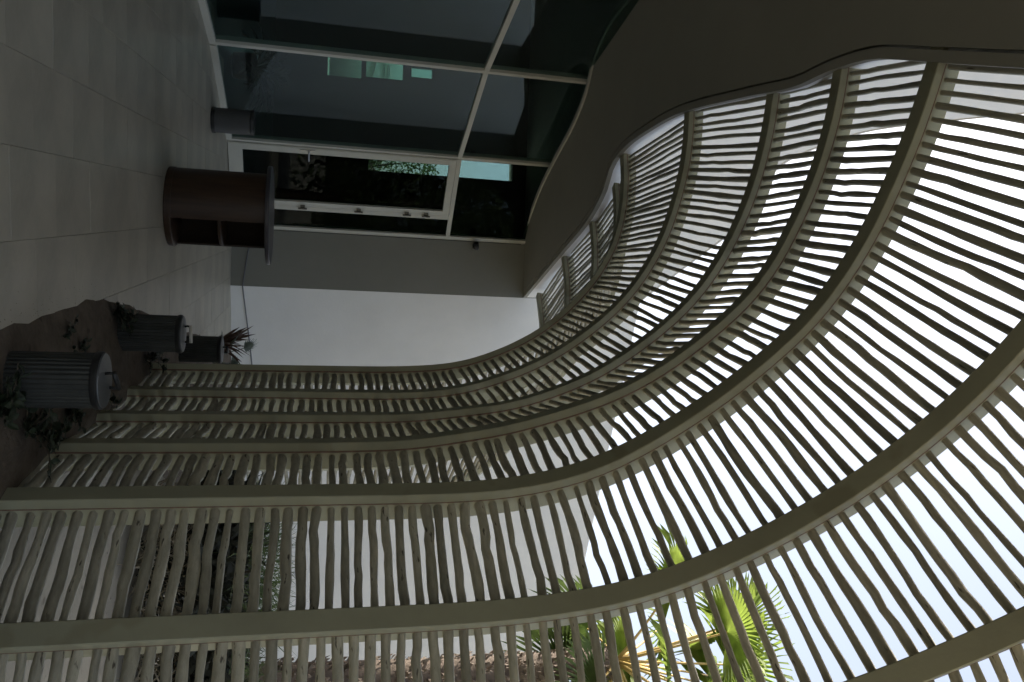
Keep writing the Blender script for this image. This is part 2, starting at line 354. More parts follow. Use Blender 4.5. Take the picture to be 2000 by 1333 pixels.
# glass front: mullions, transom bars, panes, door
TZ = 3.06
def frame2(p, q):
    p, q = np.array(p, float), np.array(q, float); L = np.linalg.norm(q-p); t = (q-p)/L; n = np.array((-t[1], t[0]))
    if n[0] < 0: n = -n                      # towards the walk
    return p, q, L, t, n
for i in range(len(FACADE)):
    p = np.array(FACADE[i]); q = np.array(FACADE[i+1] if i+1 < len(FACADE) else FACADE[i-1]); _, _, _, t, n = frame2(p, q)
    mw = .062
    b = MB(); b.obox((*(p-t*mw/2-n*.05), 0), (*(t*mw), 0), (*(n*.09), 0), (0, 0, 4.85)); bpart(b, 'mullion', M['frame'])
for i in range(len(FACADE)-1):
    p, q, L, t, n = frame2(FACADE[i], FACADE[i+1]); g = .0335
    a = p+t*g; l = L-2*g
    b = MB(); b.obox((*(a-n*.045), TZ), (*(t*l), 0), (*(n*.082), 0), (0, 0, .06)); bpart(b, 'transom_bar', M['frame'])
    b = MB(); b.obox((*(a-n*.004), TZ+.061), (*(t*l), 0), (*(n*.008), 0), (0, 0, 4.85-TZ-.063)); bpart(b, 'glass_pane', M['doorglass'] if i == 0 else M['glass'])
    if i > 0:
        b = MB(); b.obox((*(a-n*.045), 0), (*(t*l), 0), (*(n*.10), 0), (0, 0, .07)); bpart(b, 'sill', M['frame'])
        b = MB(); b.obox((*(a-n*.004), .071), (*(t*l), 0), (*(n*.008), 0), (0, 0, TZ-.072)); bpart(b, 'glass_pane', M['glass'])
# panel 0: side light + door. p = grey wall end, q = corner mullion
p, q, L, t, n = frame2(FACADE[0], FACADE[1]); SL = .33
def slab(mb, u0, u1, z0, z1, d0, d1): mb.obox((*(p+t*u0+n*d0), z0), (*(t*(u1-u0)), 0), (*(n*(d1-d0)), 0), (0, 0, z1-z0))
b = MB(); slab(b, SL, SL+.05, .0, TZ-.001, -.045, .037); bpart(b, 'mullion', M['frame'])
b = MB(); slab(b, .0335, SL-.001, .0, .07, -.045, .055); bpart(b, 'sill', M['frame'])
b = MB(); slab(b, .0335, SL-.001, .071, TZ-.001, -.004, .004); bpart(b, 'glass_pane', M['doorglass'])
U0, U1 = SL+.053, L-.0335-.003
door = bpy.data.objects.new('door', None)
b = MB(); st = .095
slab(b, U0, U0+st, .012, TZ-.006, -.02, .045); slab(b, U1-st, U1, .012, TZ-.006, -.02, .045)
slab(b, U0+st, U1-st, TZ-.006-st, TZ-.006, -.02, .045); slab(b, U0+st, U1-st, .012, .19, -.02, .045)
# thin raised line round the leaf
for (a0, a1, z0, z1) in ((U0+.012, U0+.018, .03, TZ-.03), (U1-.018, U1-.012, .03, TZ-.03)):
    slab(b, a0, a1, z0, z1, .045, .049)
door = bpart(b, 'door', M['frame'])
b = MB(); slab(b, U0+st+.001, U1-st-.001, .191, TZ-.007-st, -.004, .004); bpart(b, 'door_pane', M['doorglass'], door)
for hz in (.97, 1.75, 2.44, 2.72):
    b = MB(); slab(b, U0-.012, U0+.05, hz-.03, hz+.03, .0455, .062); slab(b, U0-.004, U0+.012, hz-.06, hz+.06, .062, .082); bpart(b, 'hinge', M['hinge'], door)
b = MB(); slab(b, U1-.07, U1-.03, .93, 1.13, .0455, .056)
hp = p+t*(U1-.05)+n*.056
b.tube([(*hp, 1.05), (*(hp+n*.045), 1.05)], .010, 8); b.tube([(*(hp+n*.045+t*.01), 1.05), (*(hp+n*.045-t*.12), 1.05)], .010, 8)
bpart(b, 'door_handle', M['steel'], door)

# ------------------------------------------------------------------ the pergola
UNI = [(0, 0), (0, 1.75), (.015, 2.1), (.05, 2.38), (.1, 2.57), (.16, 2.73), (.28, 2.95), (.45, 3.2), (.64, 3.45), (.8, 3.62), (1.0, 3.8), (1.2, 3.93), (1.5, 4.07), (1.8, 4.18), (2.1, 4.26), (2.4, 4.32), (2.75, 4.36), (3.2, 4.39), (4.2, 4.42)]
PROF = {
 'r0': [(0, 0), (.01, 1.2), (.015, 1.79), (.035, 2.15), (.075, 2.43), (.22, 2.78), (.43, 3.13), (.7, 3.43), (1.04, 3.73), (1.45, 3.99), (1.9, 4.17), (2.41, 4.30), (2.95, 4.38)],
 'r1': [(0, 0), (0, 1.2), (.0, 1.93), (.04, 2.31), (.19, 2.75), (.31, 2.99), (.46, 3.22), (.64, 3.45), (.83, 3.65), (1.11, 3.86), (1.39, 4.02), (1.69, 4.14), (1.98, 4.24), (2.3, 4.31), (2.6, 4.35)],
 'r2': [(0, 0), (0, 1.22), (.005, 1.86), (.08, 2.5), (.18, 2.81), (.29, 3.07), (.42, 3.28), (.6, 3.53), (.78, 3.73), (.97, 3.89), (1.21, 4.04), (1.51, 4.18), (1.77, 4.27), (2.1, 4.35), (2.4, 4.385)],
 'r3': [(0, 0), (0, 1.24), (.01, 1.77), (.1, 2.33), (.25, 2.83), (.35, 3.05), (.47, 3.25), (.61, 3.44), (.74, 3.6), (.88, 3.75), (1.08, 3.90), (1.4, 4.07), (1.6, 4.16), (1.83, 4.24), (2.05, 4.30), (2.35, 4.345)],
 'r4': [(0, 0), (0, 1.48), (0, 1.81), (.01, 2.1), (.04, 2.32), (.09, 2.53), (.16, 2.71), (.31, 2.98), (.48, 3.24), (.68, 3.49), (.82, 3.65), (1.0, 3.8), (1.19, 3.92), (1.33, 4.0), (1.56, 4.10), (1.79, 4.19), (2.03, 4.265), (2.3, 4.33)],
 'r5': [(0, 0), (0, 1.47), (0, 1.9), (.015, 2.2), (.06, 2.51), (.13, 2.74), (.25, 2.97), (.38, 3.18), (.53, 3.38), (.7, 3.56), (.87, 3.7), (1.02, 3.81), (1.16, 3.89), (1.32, 3.97), (1.7, 4.12), (2.1, 4.25), (2.5, 4.33)]}
RIBS = [('uni', (1.9, 9.6), (-.66, 11.72)), ('uni', (1.25, 8.5), (-1.14, 10.42)), ('uni', (.95, 7.6), (-1.42, 9.24)), ('uni', (.65, 7.0), (-1.72, 8.46)),
        ('r0', (.27, 6.64), (-2.0, 8.22)), ('r1', (.38, 5.9), (-2.06, 6.61)), ('r2', (.48, 5.2), (-1.88, 5.3)), ('r3', (.54, 4.35), (-1.74, 4.45)), ('r4', (.67, 3.75), (-1.57, 3.6)),
        ('r5', (1.07, 3.25), (-1.09, 2.19)), ('uni', (1.6, 2.95), (-.68, 1.08)), ('uni', (2.2, 2.75), (-.02, .2)), ('uni', (2.85, 2.6), (.78, -.6)), ('uni', (3.5, 2.3), (1.68, -1.3))]
NQ = 64
curves = []
for key, B, T in RIBS:
    B = np.array(B); T = np.array(T); span = np.linalg.norm(T-B); t = (T-B)/span
    pr = np.array(UNI if key == 'uni' else PROF[key]); 
    pr = resample(pr, 200)
    for _ in range(3):
        k = np.ones(9)/9; pad = np.pad(pr, ((4, 4), (0, 0)), 'edge'); s2 = np.stack([np.convolve(pad[:, c], k, 'valid') for c in (0, 1)], 1); s2[:5] = pr[:5]; s2[-5:] = pr[-5:]; pr = s2
    pr = pr[pr[:, 0] < span+.03]
    pr = resample(pr, NQ)
    curves.append(np.stack([B[0]+t[0]*pr[:, 0], B[1]+t[1]*pr[:, 0], pr[:, 1]], 1))
curves = np.array(curves); NR = len(curves)
RW, RD = .095, .14
frames = []
for i in range(NR):
    P = curves[i]; a = curves[min(i+1, NR-1)]-curves[max(i-1, 0)]; tgv = np.gradient(P, axis=0); tgv /= np.linalg.norm(tgv, axis=1)[:, None]
    a = a-tgv*np.sum(a*tgv, 1)[:, None]; a /= np.linalg.norm(a, axis=1)[:, None]
    bb = np.cross(tgv, a); out = np.array([*(curves[i][0][:2]-curves[i][-1][:2]), 0])
    if (bb[0]@out) < 0: bb = -bb
    frames.append((a, bb, tgv))
perg = thing('pergola', 'cream curved-rib pergola with crooked branch poles arching over the walk', 'pergola', (.7, 5, 0)); PO = np.array((.7, 5, 0.))
def section(mb, P, a, bb, pts):
    n = len(pts); v = []
    for j in range(len(P)):
        for (x, y) in pts: v.append(P[j]+a[j]*x+bb[j]*y-PO)
    f = [(j*n+k, j*n+(k+1) % n, (j+1)*n+(k+1) % n, (j+1)*n+k) for j in range(len(P)-1) for k in range(n)]
    f += [tuple(range(n))[::-1], tuple(range((len(P)-1)*n, len(P)*n))]
    mb.add(v, f)
for i in range(NR):
    a, bb, tgv = frames[i]; c = .004; P = curves[i].copy(); P[0][2] = -.03
    b = MB(); section(b, P, a, bb, [(c, 0), (RW-c, 0), (RW, c), (RW, .046), (RW-.006, .050), (RW-.006, RD), (.0, RD), (0, c)])
    r = smooth_by_angle(b.build('rib', M['rib'], perg), 20)
    b = MB(); section(b, P, a, bb, [(RW-.0055, .0445), (RW+.0008, .0445), (RW+.0008, .050), (RW-.0055, .055)]); b.build('joint_line', M['joint'], r)
# crooked poles between neighbouring ribs
pole_meshes = []; pole_data = []
NS, SEG = 8, 9
for k in range(18):
    ph = rng.uniform(0, 6.3, 6); am = rng.uniform(.2, 1., 3)*np.array((.0080, .0024, .0006))
    xs_ = np.linspace(0, 1, SEG+1); env = np.sin(np.pi*xs_)**.5
    oy = env*(am[0]*np.sin(3.1*xs_+ph[0])+am[1]*np.sin(8*xs_+ph[1])+am[2]*np.sin(17*xs_+ph[2]))
    oz = env*(am[0]*np.sin(3.6*xs_+ph[3])+am[1]*np.sin(7*xs_+ph[4])+am[2]*np.sin(15*xs_+ph[5]))
    kk = rng.integers(2, SEG-1); oy[kk] += rng.uniform(-.007, .007); oz[kk] += rng.uniform(-.007, .007)
    rr = .0205*(1+.10*(xs_-.5)*rng.choice([-1, 1])+.05*np.sin(9*xs_+ph[0])+.05*rng.standard_normal(SEG+1))
    v = [(xs_[i], oy[i]+rr[i]*math.cos(2*math.pi*q/NS), oz[i]+rr[i]*math.sin(2*math.pi*q/NS)) for i in range(SEG+1) for q in range(NS)]
    f = [(i*NS+q, i*NS+(q+1) % NS, (i+1)*NS+(q+1) % NS, (i+1)*NS+q) for i in range(SEG) for q in range(NS)]
    pole_data.append((np.array(v), f)); b = MB(); b.add(v, f); pole_meshes.append(b.mesh('pole', M['pole'], True))
def pix(Pt):
    q = Vector(Pt)-Vector((0, 0, CAM_H)); z = q@_f if False else q.dot(_f)
    if z < .1: return None
    return (1000+F_PX*q.dot(_U)/z, 666.5+F_PX*q.dot(_R)/z, z)
poles = []
NPOLE = 85
def pole_q(k):
    # joints are closer together on the upright part than overhead
    uu = np.linspace(0, 1, 400); den = np.interp(uu, [0, .32, .46, 1], [1.1, 1.1, 1.0, .97]); cu = np.cumsum(den); cu /= cu[-1]
    return float(np.interp(k/(NPOLE+.2), cu, uu))*(NQ-1)
LEN = [float(np.sum(np.linalg.norm(np.diff(c_, axis=0), axis=1))) for c_ in curves]
for i in range(NR-1):
    A, B_ = curves[i], curves[i+1]; aA, bA, _ = frames[i]; aB, bB, _ = frames[i+1]
    for k in range(NPOLE):
        q = pole_q(k+.6+rng.uniform(-.08, .08)); fq = q/(NQ-1); wq = float(np.clip((fq-.5)/.5, 0, 1)) if i < 8 else float(np.clip((fq-.3)/.3, 0, 1))*(1. if i == 8 else .5); wq = wq*wq*(3-2*wq)
        q2 = q*(wq+(1-wq)*LEN[i]/LEN[i+1]); q2 = min(NQ-1.01, max(0, q2+rng.uniform(-.06, .06))); q = min(NQ-1.01, q)
        def ev(Z_, qq): j = int(qq); return Z_[j]*(1-qq+j)+Z_[j+1]*(qq-j)
        r = float(np.clip(rng.normal(1.0, .12), .78, 1.32))*float(np.interp(q/(NQ-1), [.3, .5], [1.0, .84]))
        s = ev(A, q)+ev(aA, q)*(RW-.012)+ev(bA, q)*.079; e = ev(B_, q2)+ev(aB, q2)*.008+ev(bB, q2)*.079
        L = np.linalg.norm(e-s); m = (s+e)/2; px = pix(m); score = 0
        if px:
            vis = 0
            for tt_ in (0.1, .5, .9):
                pp = pix(s*(1-tt_)+e*tt_)
                if pp and -5 < pp[0] < 2005 and -5 < pp[1] < 1338: vis += 1/3
            ps, pe = pix(s), pix(e)
            if ps and pe: score = vis*math.hypot(ps[0]-pe[0], ps[1]-pe[1])*r/px[2]*(.35 if i < 4 else 1)
        poles.append((score, s, e, r, int(rng.integers(18)), float(rng.uniform(0, 6.28)), bool(rng.random() < .5)))
poles.sort(key=lambda z: -z[0])
rest = MB(); 
for idx, (sc, s, e, r, k, roll, flip) in enumerate(poles):
    if flip: s, e = e, s
    x = e-s; L = np.linalg.norm(x); x = x/L; up = np.array((0, 0, 1.)) if abs(x[2]) < .9 else np.array((1., 0, 0))
    y = np.cross(up, x); y /= np.linalg.norm(y); z = np.cross(x, y)
    y2 = y*math.cos(roll)+z*math.sin(roll); z2 = -y*math.sin(roll)+z*math.cos(roll); s0 = s-PO
    Mx = np.array([[x[c]*L, y2[c]*r, z2[c]*r, s0[c]] for c in range(3)]+[[0, 0, 0, 1]])
    if idx < 300:
        o = bpy.data.objects.new('pole', pole_meshes[k]); C.objects.link(o); o.parent = perg; o.matrix_local = Matrix(Mx.tolist())
    else:
        v, f = pole_data[k]; rest.add(v@Mx[:3, :3].T+Mx[:3, 3], f)
o = rest.build('far_poles', M['pole'], perg, True); o['kind'] = 'stuff'

# ------------------------------------------------------------------ things on the walk
# half-round desk
desk = thing('reception_desk', 'dark wood half-round desk with open shelf and wide oval top', 'desk', (-1.06, 7.38, 0), rz=0)
def ell(rx, ry, z0, z1, n=48, cx=0, cy=0, bev=.006):
    mb = MB(); prof = [(1-bev/rx, z0), (1, z0+bev), (1, z1-bev), (1-bev/rx, z1)]; v = []
    for (s, z) in prof:
        for k in range(n): q = 2*math.pi*k/n; v.append((cx+rx*s*math.cos(q), cy+ry*s*math.sin(q), z))
    f = [(i*n+k, i*n+(k+1) % n, (i+1)*n+(k+1) % n, (i+1)*n+k) for i in range(3) for k in range(n)]+[tuple(range(n))[::-1], tuple(range(3*n, 4*n))]
    mb.add(v, f); return mb
smooth_by_angle(ell(.335, .305, 0, .055).build('base', M['darkwood'], desk))
smooth_by_angle(ell(.312, .282, .415, .445).build('shelf', M['darkwood'], desk))
smooth_by_angle(ell(.43, .37, .80, .835, cx=.03).build('desk_top', M['desktop'], desk))
def shell(rx, ry, t0, t1, z0, z1, th, n=40):
    mb = MB(); v = []
    for k in range(n+1):
        q = math.radians(t0+(t1-t0)*k/n); c, s = math.cos(q), math.sin(q)
        v += [(rx*c, ry*s, z0), ((rx-th)*c, (ry-th)*s, z0), ((rx-th)*c, (ry-th)*s, z1), (rx*c, ry*s, z1)]
    f = [(k*4+j, (k+1)*4+j, (k+1)*4+(j+1) % 4, k*4+(j+1) % 4) for k in range(n) for j in range(4)]+[(0, 1, 2, 3), (n*4+3, n*4+2, n*4+1, n*4)]
    mb.add(v, f); return mb
smooth_by_angle(shell(.330, .300, -66, -180, .056, .799, .0165).build('curved_panel', M['darkwood'], desk))
smooth_by_angle(shell(.330, .300, -180.5, -338, .056, .799, .0165).build('back_panel', M['innerwood'], desk))
# ribbed lanterns
def lantern(loc, h, label, rz, grip='black'):
    t = thing('ribbed_lantern', label, 'lantern', loc, 'ribbed lanterns standing along the pergola', rz); R_ = .118; n = 144
    b = MB(); b.lathe([(R_*.97, .012), (R_, .02), (R_, h-.03), (R_*.985, h-.02)], n, flute=lambda k, i: 1+(.022 if (k//2) % 2 else -.012)*(1 if 0 < i < 3 else .3)); b.build('body', M['lantern'], t)
    b = MB(); b.lathe([(R_*1.05, h-.03), (R_*1.075, h-.024), (R_*1.075, h-.006), (R_*1.03, h)], 48); smooth_by_angle(b.build('rim', M['black'], t))
    b = MB(); b.lathe([(R_*1.01, h), (R_*1.0, h+.005), (R_*.6, h+.012), (R_*.2, h+.016)], 48); smooth_by_angle(b.build('lid', M['lanternlid'], t), 50)
    b = MB(); b.lathe([(R_*1.05, 0), (R_*1.07, .005), (R_*1.07, .016), (R_*1.03, .02)], 48); smooth_by_angle(b.build('base_ring', M['black'], t))
    hd = MB()
    for s in (-1, 1): hd.tube([(s*.05, 0, h+.008), (s*.055, 0, h+.03), (s*.05, 0, h+.052)], .007, 8)
    hd = hd.build('handle_bracket', M['black'], t, True)
    b = MB(); b.tube([(-.058, 0, h+.05), (.058, 0, h+.05)], .0105, 10); b.build('handle_grip', M[grip], hd, True)
    return t
lantern((.225, 3.81, .0), .385, 'ribbed dark lantern nearest to the camera, at the edge of the floor', .9)
lantern((.02, 5.67, .0), .405, 'ribbed dark lantern with a pale handle, middle of the three', .25, 'ivory')
lantern((.16, 7.87, .0), .40, 'farthest ribbed dark lantern, in front of the reddish plant', 1.1)
# grey bin by the glass
t = thing('waste_bin', 'small grey cylindrical bin standing against the glass front', 'bin', (-2.42, 9.78, 0))
b = MB(); b.lathe([(.135, .035), (.14, .04), (.14, .42), (.135, .425)], 40); smooth_by_angle(b.build('body', M['bin'], t))
b = MB(); b.lathe([(.14, 0), (.147, .006), (.147, .04), (.136, .0445)], 40); smooth_by_angle(b.build('foot_ring', M['black'], t))
b = MB(); b.lathe([(.142, .425), (.146, .432), (.142, .462), (.09, .47), (.06, .455)], 40); smooth_by_angle(b.build('lid', M['black'], t))
# dome camera on the grey wall
t = thing('security_camera', 'black dome security camera high on the grey wall', 'camera', (-1.42, 12.128, 3.53))
b = MB(); b.box((-.05, -.02, -.045), (.05, 0, .045)); b.build('wall_plate', M['steel'], t)
b = MB(); b.tube([(0, -.021, 0), (0, -.07, -.005)], .022, 12); b.build('arm', M['steel'], t, True)
b = MB(); b.lathe([(.01, -.07), (.035, -.062), (.055, -.04), (.06, -.01), (.06, .012), (.045, .022)], 24, ctr=(0, -.10)); smooth_by_angle(b.build('dome', M['black'], t), 60)
# cable looped along the walls
wl = lambda s: WALL_A+d*s-nn*.012
pts = [(-1.47, 12.112, .275), (-1.27, 12.113, .245), (-.95, 12.116, .20), (-.70, 12.115, .172), (*wl(.06), .172), (*wl(.4), .205), (*wl(.8), .242), (*wl(1.1), .27), (*wl(1.6), .30)]
b = MB(); b.tube(catmull(pts, 4), .0085, 6); tag(b.build('cable', M['cable'], None, True), 'thin dark cable strung low along the grey and white walls', 'cable')

# ------------------------------------------------------------------ planting
def leaf_poly(mb, base, dirv, up, l, wd, fold=.2, droop=.3, mi=0):
    base, dv, up = np.array(base, float), np.array(dirv, float), np.array(up, float); dv /= np.linalg.norm(dv); sd_ = np.cross(dv, up); sd_ /= np.linalg.norm(sd_)+1e-9; up = np.cross(sd_, dv)
    p1 = base+dv*l*.35; p2 = base+dv*l*.7-up*droop*l*.25; p3 = base+dv*l-up*droop*l*.6
    mb.add([base, p1+sd_*wd*.9+up*fold*wd, p1-sd_*wd*.9+up*fold*wd, p1, p2+sd_*wd*.75+up*fold*wd, p2-sd_*wd*.75+up*fold*wd, p2, p3],
           [(0, 1, 3), (0, 3, 2), (1, 4, 6, 3), (3, 6, 5, 2), (4, 7, 6), (6, 7, 5)], mi)
def creeper(loc, n, spread, h, label, m='darkleaf', ls=.045):
    t = thing('creeping_plant', label, 'plant', loc, 'dark creeping plants in the soil bed'); lv, st_ = MB(), MB()
    for i in range(n):
        a = rng.uniform(0, 6.28); r = spread*rng.uniform(.2, 1); tip = np.array((math.cos(a)*r, math.sin(a)*r, h*rng.uniform(.2, 1)))
        ctl = [(0, 0, 0), tip*np.array((.4, .4, .8)), tip]; cv = catmull(ctl, 4); st_.tube(cv, .003, 5)
        for k in range(2, len(cv)):
            for _ in range(2):
                dv = rng.normal(size=3); dv[2] = abs(dv[2])*.5; leaf_poly(lv, cv[k], dv, (0, 0, 1), ls*rng.uniform(.7, 1.3), ls*.35, mi=0)
    st_.build('stems', M['bark'], t); lv.build('leaves', M[m], t); return t
creeper((.45, 3.92, .01), 9, .26, .2, 'dark leafy plant at the foot of the nearest lantern')
creeper((.50, 4.18, .01), 8, .2, .16, 'dark leafy plant between the nearest lantern and the pergola feet')
creeper((.42, 4.5, .01), 7, .17, .14, 'small dark plant just past the nearest lantern by a rib foot')
creeper((.04, 4.55, .01), 5, .13, .05, 'sprig of dark leaves lying on the soil left of the nearest lantern', ls=.032)
creeper((.11, 4.72, .01), 3, .06, .06, 'tiny dark sprout in the brown soil between two lanterns', ls=.035)
creeper((-.11, 5.5, .01), 8, .16, .14, 'dark leaves spreading in front of the middle lantern')
creeper((.40, 5.12, .01), 6, .14, .2, 'dark plant climbing a rib foot right of the middle lantern')
creeper((.2, 6.35, .01), 8, .18, .2, 'dark plant between the middle and the farthest lantern')
creeper((.33, 3.62, .01), 8, .2, .12, 'dark leafy plant at the near edge of the soil bed', ls=.05)
# far plants by the white wall
t = thing('red_cordyline', 'reddish spiky plant low against the white wall', 'plant', (.11, 9.5, 0)); lv = MB()
for i in range(26):
    a = rng.uniform(0, 6.28); e = rng.uniform(.7, 1.45); leaf_poly(lv, (0, 0, .1+rng.uniform(0, .1)), (math.cos(a)*math.cos(e), math.sin(a)*math.cos(e), math.sin(e)), (math.cos(a+1.6), math.sin(a+1.6), .3), rng.uniform(.28, .42), .018)
lv.build('leaves', M['redleaf'], t); b = MB(); b.tube([(0, 0, 0), (.0, 0, .2)], .015, 6); b.build('stem', M['bark'], t)
def fan_mesh(mb, org, fwd, nrm_, r, n=26, spread=115, droop=.25, mi=0, pleat=.03, split=.55):
    org, fwd, nrm_ = (np.array(q, float) for q in (org, fwd, nrm_)); fwd /= np.linalg.norm(fwd); sd_ = np.cross(nrm_, fwd); sd_ /= np.linalg.norm(sd_); nrm_ = np.cross(fwd, sd_)
    def pt(q, rr, up): return org+(fwd*math.cos(q)+sd_*math.sin(q))*rr+nrm_*up
    v = [org]; f = []; sp = math.radians(spread)
    for k in range(n+1):
        q = -sp+2*sp*k/n; v.append(pt(q, r*split*(1-.12*(q/sp)**2), -droop*r*.12*(q/sp)**2))
    for k in range(n):
        q = -sp+2*sp*(k+.5)/n; rl = r*(1-.22*(q/sp)**2)*rng.uniform(.9, 1.05)
        i = len(v); v.append(pt(q, r*split*(1-.12*(q/sp)**2), pleat*r)); tipdir = rng.uniform(.6, 1.4)*droop
        m_ = pt(q, rl*.82, -tipdir*r*.10); v.append(m_); tp = pt(q+rng.uniform(-.03, .03), rl, 0); tp = tp-nrm_*tipdir*r*.12-np.array((0, 0, tipdir*r*.22)); v.append(tp)
        f += [(0, 1+k, i), (0, i, 2+k), (1+k, i+1, i), (i, i+1, 2+k), (i+1, i+2, i)]
        hw = (np.array(v[2+k])-np.array(v[1+k]))*.16; v.append(m_+hw); v.append(m_-hw); f += [(i+3, i+2, i+4)]
    mb.add(v, f, mi)
t = thing('small_fan_palm', 'grey-green young fan palm at the base of the white wall', 'plant', (.30, 9.6, 0)); lv, st_ = MB(), MB()
for i in range(9):
    a = rng.uniform(0, 6.28); e = rng.uniform(.5, 1.3); dv = np.array((math.cos(a)*math.cos(e), math.sin(a)*math.cos(e), math.sin(e))); L = rng.uniform(.25, .42)
    st_.tube([(0, 0, .05), dv*L+np.array((0, 0, .05))], .005, 5); fan_mesh(lv, dv*L+np.array((0, 0, .05)), dv+np.array((0, 0, -.3)), np.array((0, 0, 1.))-dv*dv[2]+1e-3, .2, 14, 80)
lv.build('fronds', M['greyleaf'], t); st_.build('stalks', M['greyleaf'], t)
t = thing('dry_grass_tuft', 'small tuft of pale dry grass beside the reddish plant', 'plant', (.19, 9.3, 0)); lv = MB()
for i in range(60):
    a = rng.uniform(0, 6.28); e = rng.uniform(.8, 1.5); leaf_poly(lv, (rng.uniform(-.04, .04), rng.uniform(-.04, .04), 0), (math.cos(a)*math.cos(e), math.sin(a)*math.cos(e), math.sin(e)), (math.cos(a+1.6), math.sin(a+1.6), .3), rng.uniform(.2, .36), .004)
lv.build('blades', M['straw'], t)

# dry shrubs outside
def blade(mb, base, dv, l, wd, curl, mi):
    base = np.array(base, float); dv = np.array(dv, float); dv /= np.linalg.norm(dv); s_ = np.cross(dv, rng.normal(size=3)); s_ /= np.linalg.norm(s_)
    pts = []; p_ = base; d_ = dv; c_ = rng.normal(size=3)*curl; c_[2] -= curl*.6
    for k in range(4): pts.append(p_); p_ = p_+d_*l/3; d_ = d_+c_; d_ /= np.linalg.norm(d_)
    v = []
    for k in range(4): w_ = wd*(1, .9, .6, .1)[k]; v += [pts[k]+s_*w_, pts[k]-s_*w_]
    mb.add(v, [(0, 1, 3, 2), (2, 3, 5, 4), (4, 5, 7, 6)], mi)
def shrub(loc, rx, h, label, n=2600):
    t = thing('dry_shrub', label, 'shrub', loc, 'dry shrubs outside the pergola'); lo, mid, hi = MB(), MB(), MB()
    for i in range(n):
        a = rng.uniform(0, 6.28); r = rx*math.sqrt(rng.uniform(0, 1)); z = rng.uniform(0, 1)
        rr = r*(1-.35*max(0, z-.5)); base = np.array((math.cos(a)*rr, math.sin(a)*rr, z*h*.82)); dv = np.array((math.cos(a)*.6, math.sin(a)*.6, .7))+rng.normal(size=3)*.6
        if z < .38 and r > rx*.3: blade(lo, base, dv, rng.uniform(.12, .3), rng.uniform(.003, .007), .45, 0)
        elif z > .72: blade(hi, base, dv, rng.uniform(.15, .32), rng.uniform(.002, .005), .2, 0)
        else: blade(mid, base, dv, rng.uniform(.2, .4), rng.uniform(.012, .03), .3, 0)
    lo.build('dry_leaves', M['straw'], t); mid.build('dark_leaves', M['dark'], t); hi.build('green_needles', M['needle'], t)
    b = MB()
    for i in range(7):
        a = i*.9; b.tube([(0, 0, -.03), (math.cos(a)*rx*.3, math.sin(a)*rx*.3, h*.4), (math.cos(a)*rx*.6, math.sin(a)*rx*.6, h*.75)], [.03, .02, .008], 6)
    b.build('branches', M['bark'], t)
shrub((1.88, 6.75, 0), .68, 1.22, 'dark dry shrub with green needles behind the second nearest pole panel', 3600)
shrub((2.75, 6.6, 0), .55, 1.05, 'lower dry shrub at the foot of the fan palm', 2200)

# fan palm
PX, PY, PH = 3.30, 8.0, 4.42
palm = thing('fan_palm', 'tall fan palm with shaggy brown trunk and bright yellow-green leaves', 'palm tree', (PX, PY, -.03))
b = MB(); zz = np.linspace(0, PH, 16); b.tube([(.08*math.sin(z*.6)*(z/PH), .03*z/PH, z) for z in zz], [.17-.03*z/PH for z in zz], 14); trunk = b.build('trunk', M['trunk'], palm, True)
b = MB()
for i in range(900):
    z = rng.uniform(.2, PH-.05); a = rng.uniform(0, 6.28); r0 = .165-.03*z/PH; ox = .08*math.sin(z*.6)*(z/PH)
    c, s = math.cos(a), math.sin(a); base = np.array((ox+c*r0, s*r0, z)); o_ = np.array((c, s, .9+rng.uniform(-.2, .5))); o_ /= np.linalg.norm(o_); sd_ = np.array((-s, c, 0)); l = rng.uniform(.03, .10); wd = rng.uniform(.008, .03)
    tw = rng.uniform(-.03, .03)
    tip = base+o_*l
    b.add([base+sd_*wd, base-sd_*wd, tip-sd_*wd*.5+(0, 0, tw), tip+sd_*wd*.5-(0, 0, tw), base+np.array((c, s, 0))*.02+o_*l*.5], [(0, 1, 4), (1, 2, 4), (2, 3, 4), (3, 0, 4)])
b.build('leaf_bases', M['boot'], trunk)
crown = np.array((.04, .03, PH+.02))
for i in range(25):
    a = i*2.399+rng.uniform(-.2, .2); e = math.radians(np.interp(i, [0, 8, 17, 24], [80, 52, 15, -35])+rng.uniform(-8, 8)); L = rng.uniform(.85, 1.1)*float(np.interp(e, [-.6, .2, 1.0], [.55, .7, 1.35]))
    dv = np.array((math.cos(a)*math.cos(e), math.sin(a)*math.cos(e), math.sin(e)))
    if math.cos(a) < -.35 and e < .75: continue
    pts = [crown+dv*L*t_+np.array((0, 0, -.22*L*t_*t_*math.cos(e))) for t_ in np.linspace(0, 1, 6)]
    end = pts[-1]; tv = pts[-1]-pts[-2]; tv /= np.linalg.norm(tv); tv = tv+np.array((0, 0, -.35-.2*math.cos(e))); tv /= np.linalg.norm(tv)
    up = np.array((0, 0, 1.))-tv*tv[2]
    if np.linalg.norm(up) < .1: up = np.array((1., 0, 0))
    b = MB(); fan_mesh(b, end, tv, up, rng.uniform(.65, .9), 36, 118, rng.uniform(.35, .8), split=.46)
    fo = b.build('frond', M['frondold'] if i > 18 else M['frond'], palm)
    b = MB(); b.tube(pts, [.022, .017, .014, .012, .011, .010], 6); b.build('petiole', M['petiole'], fo, True)

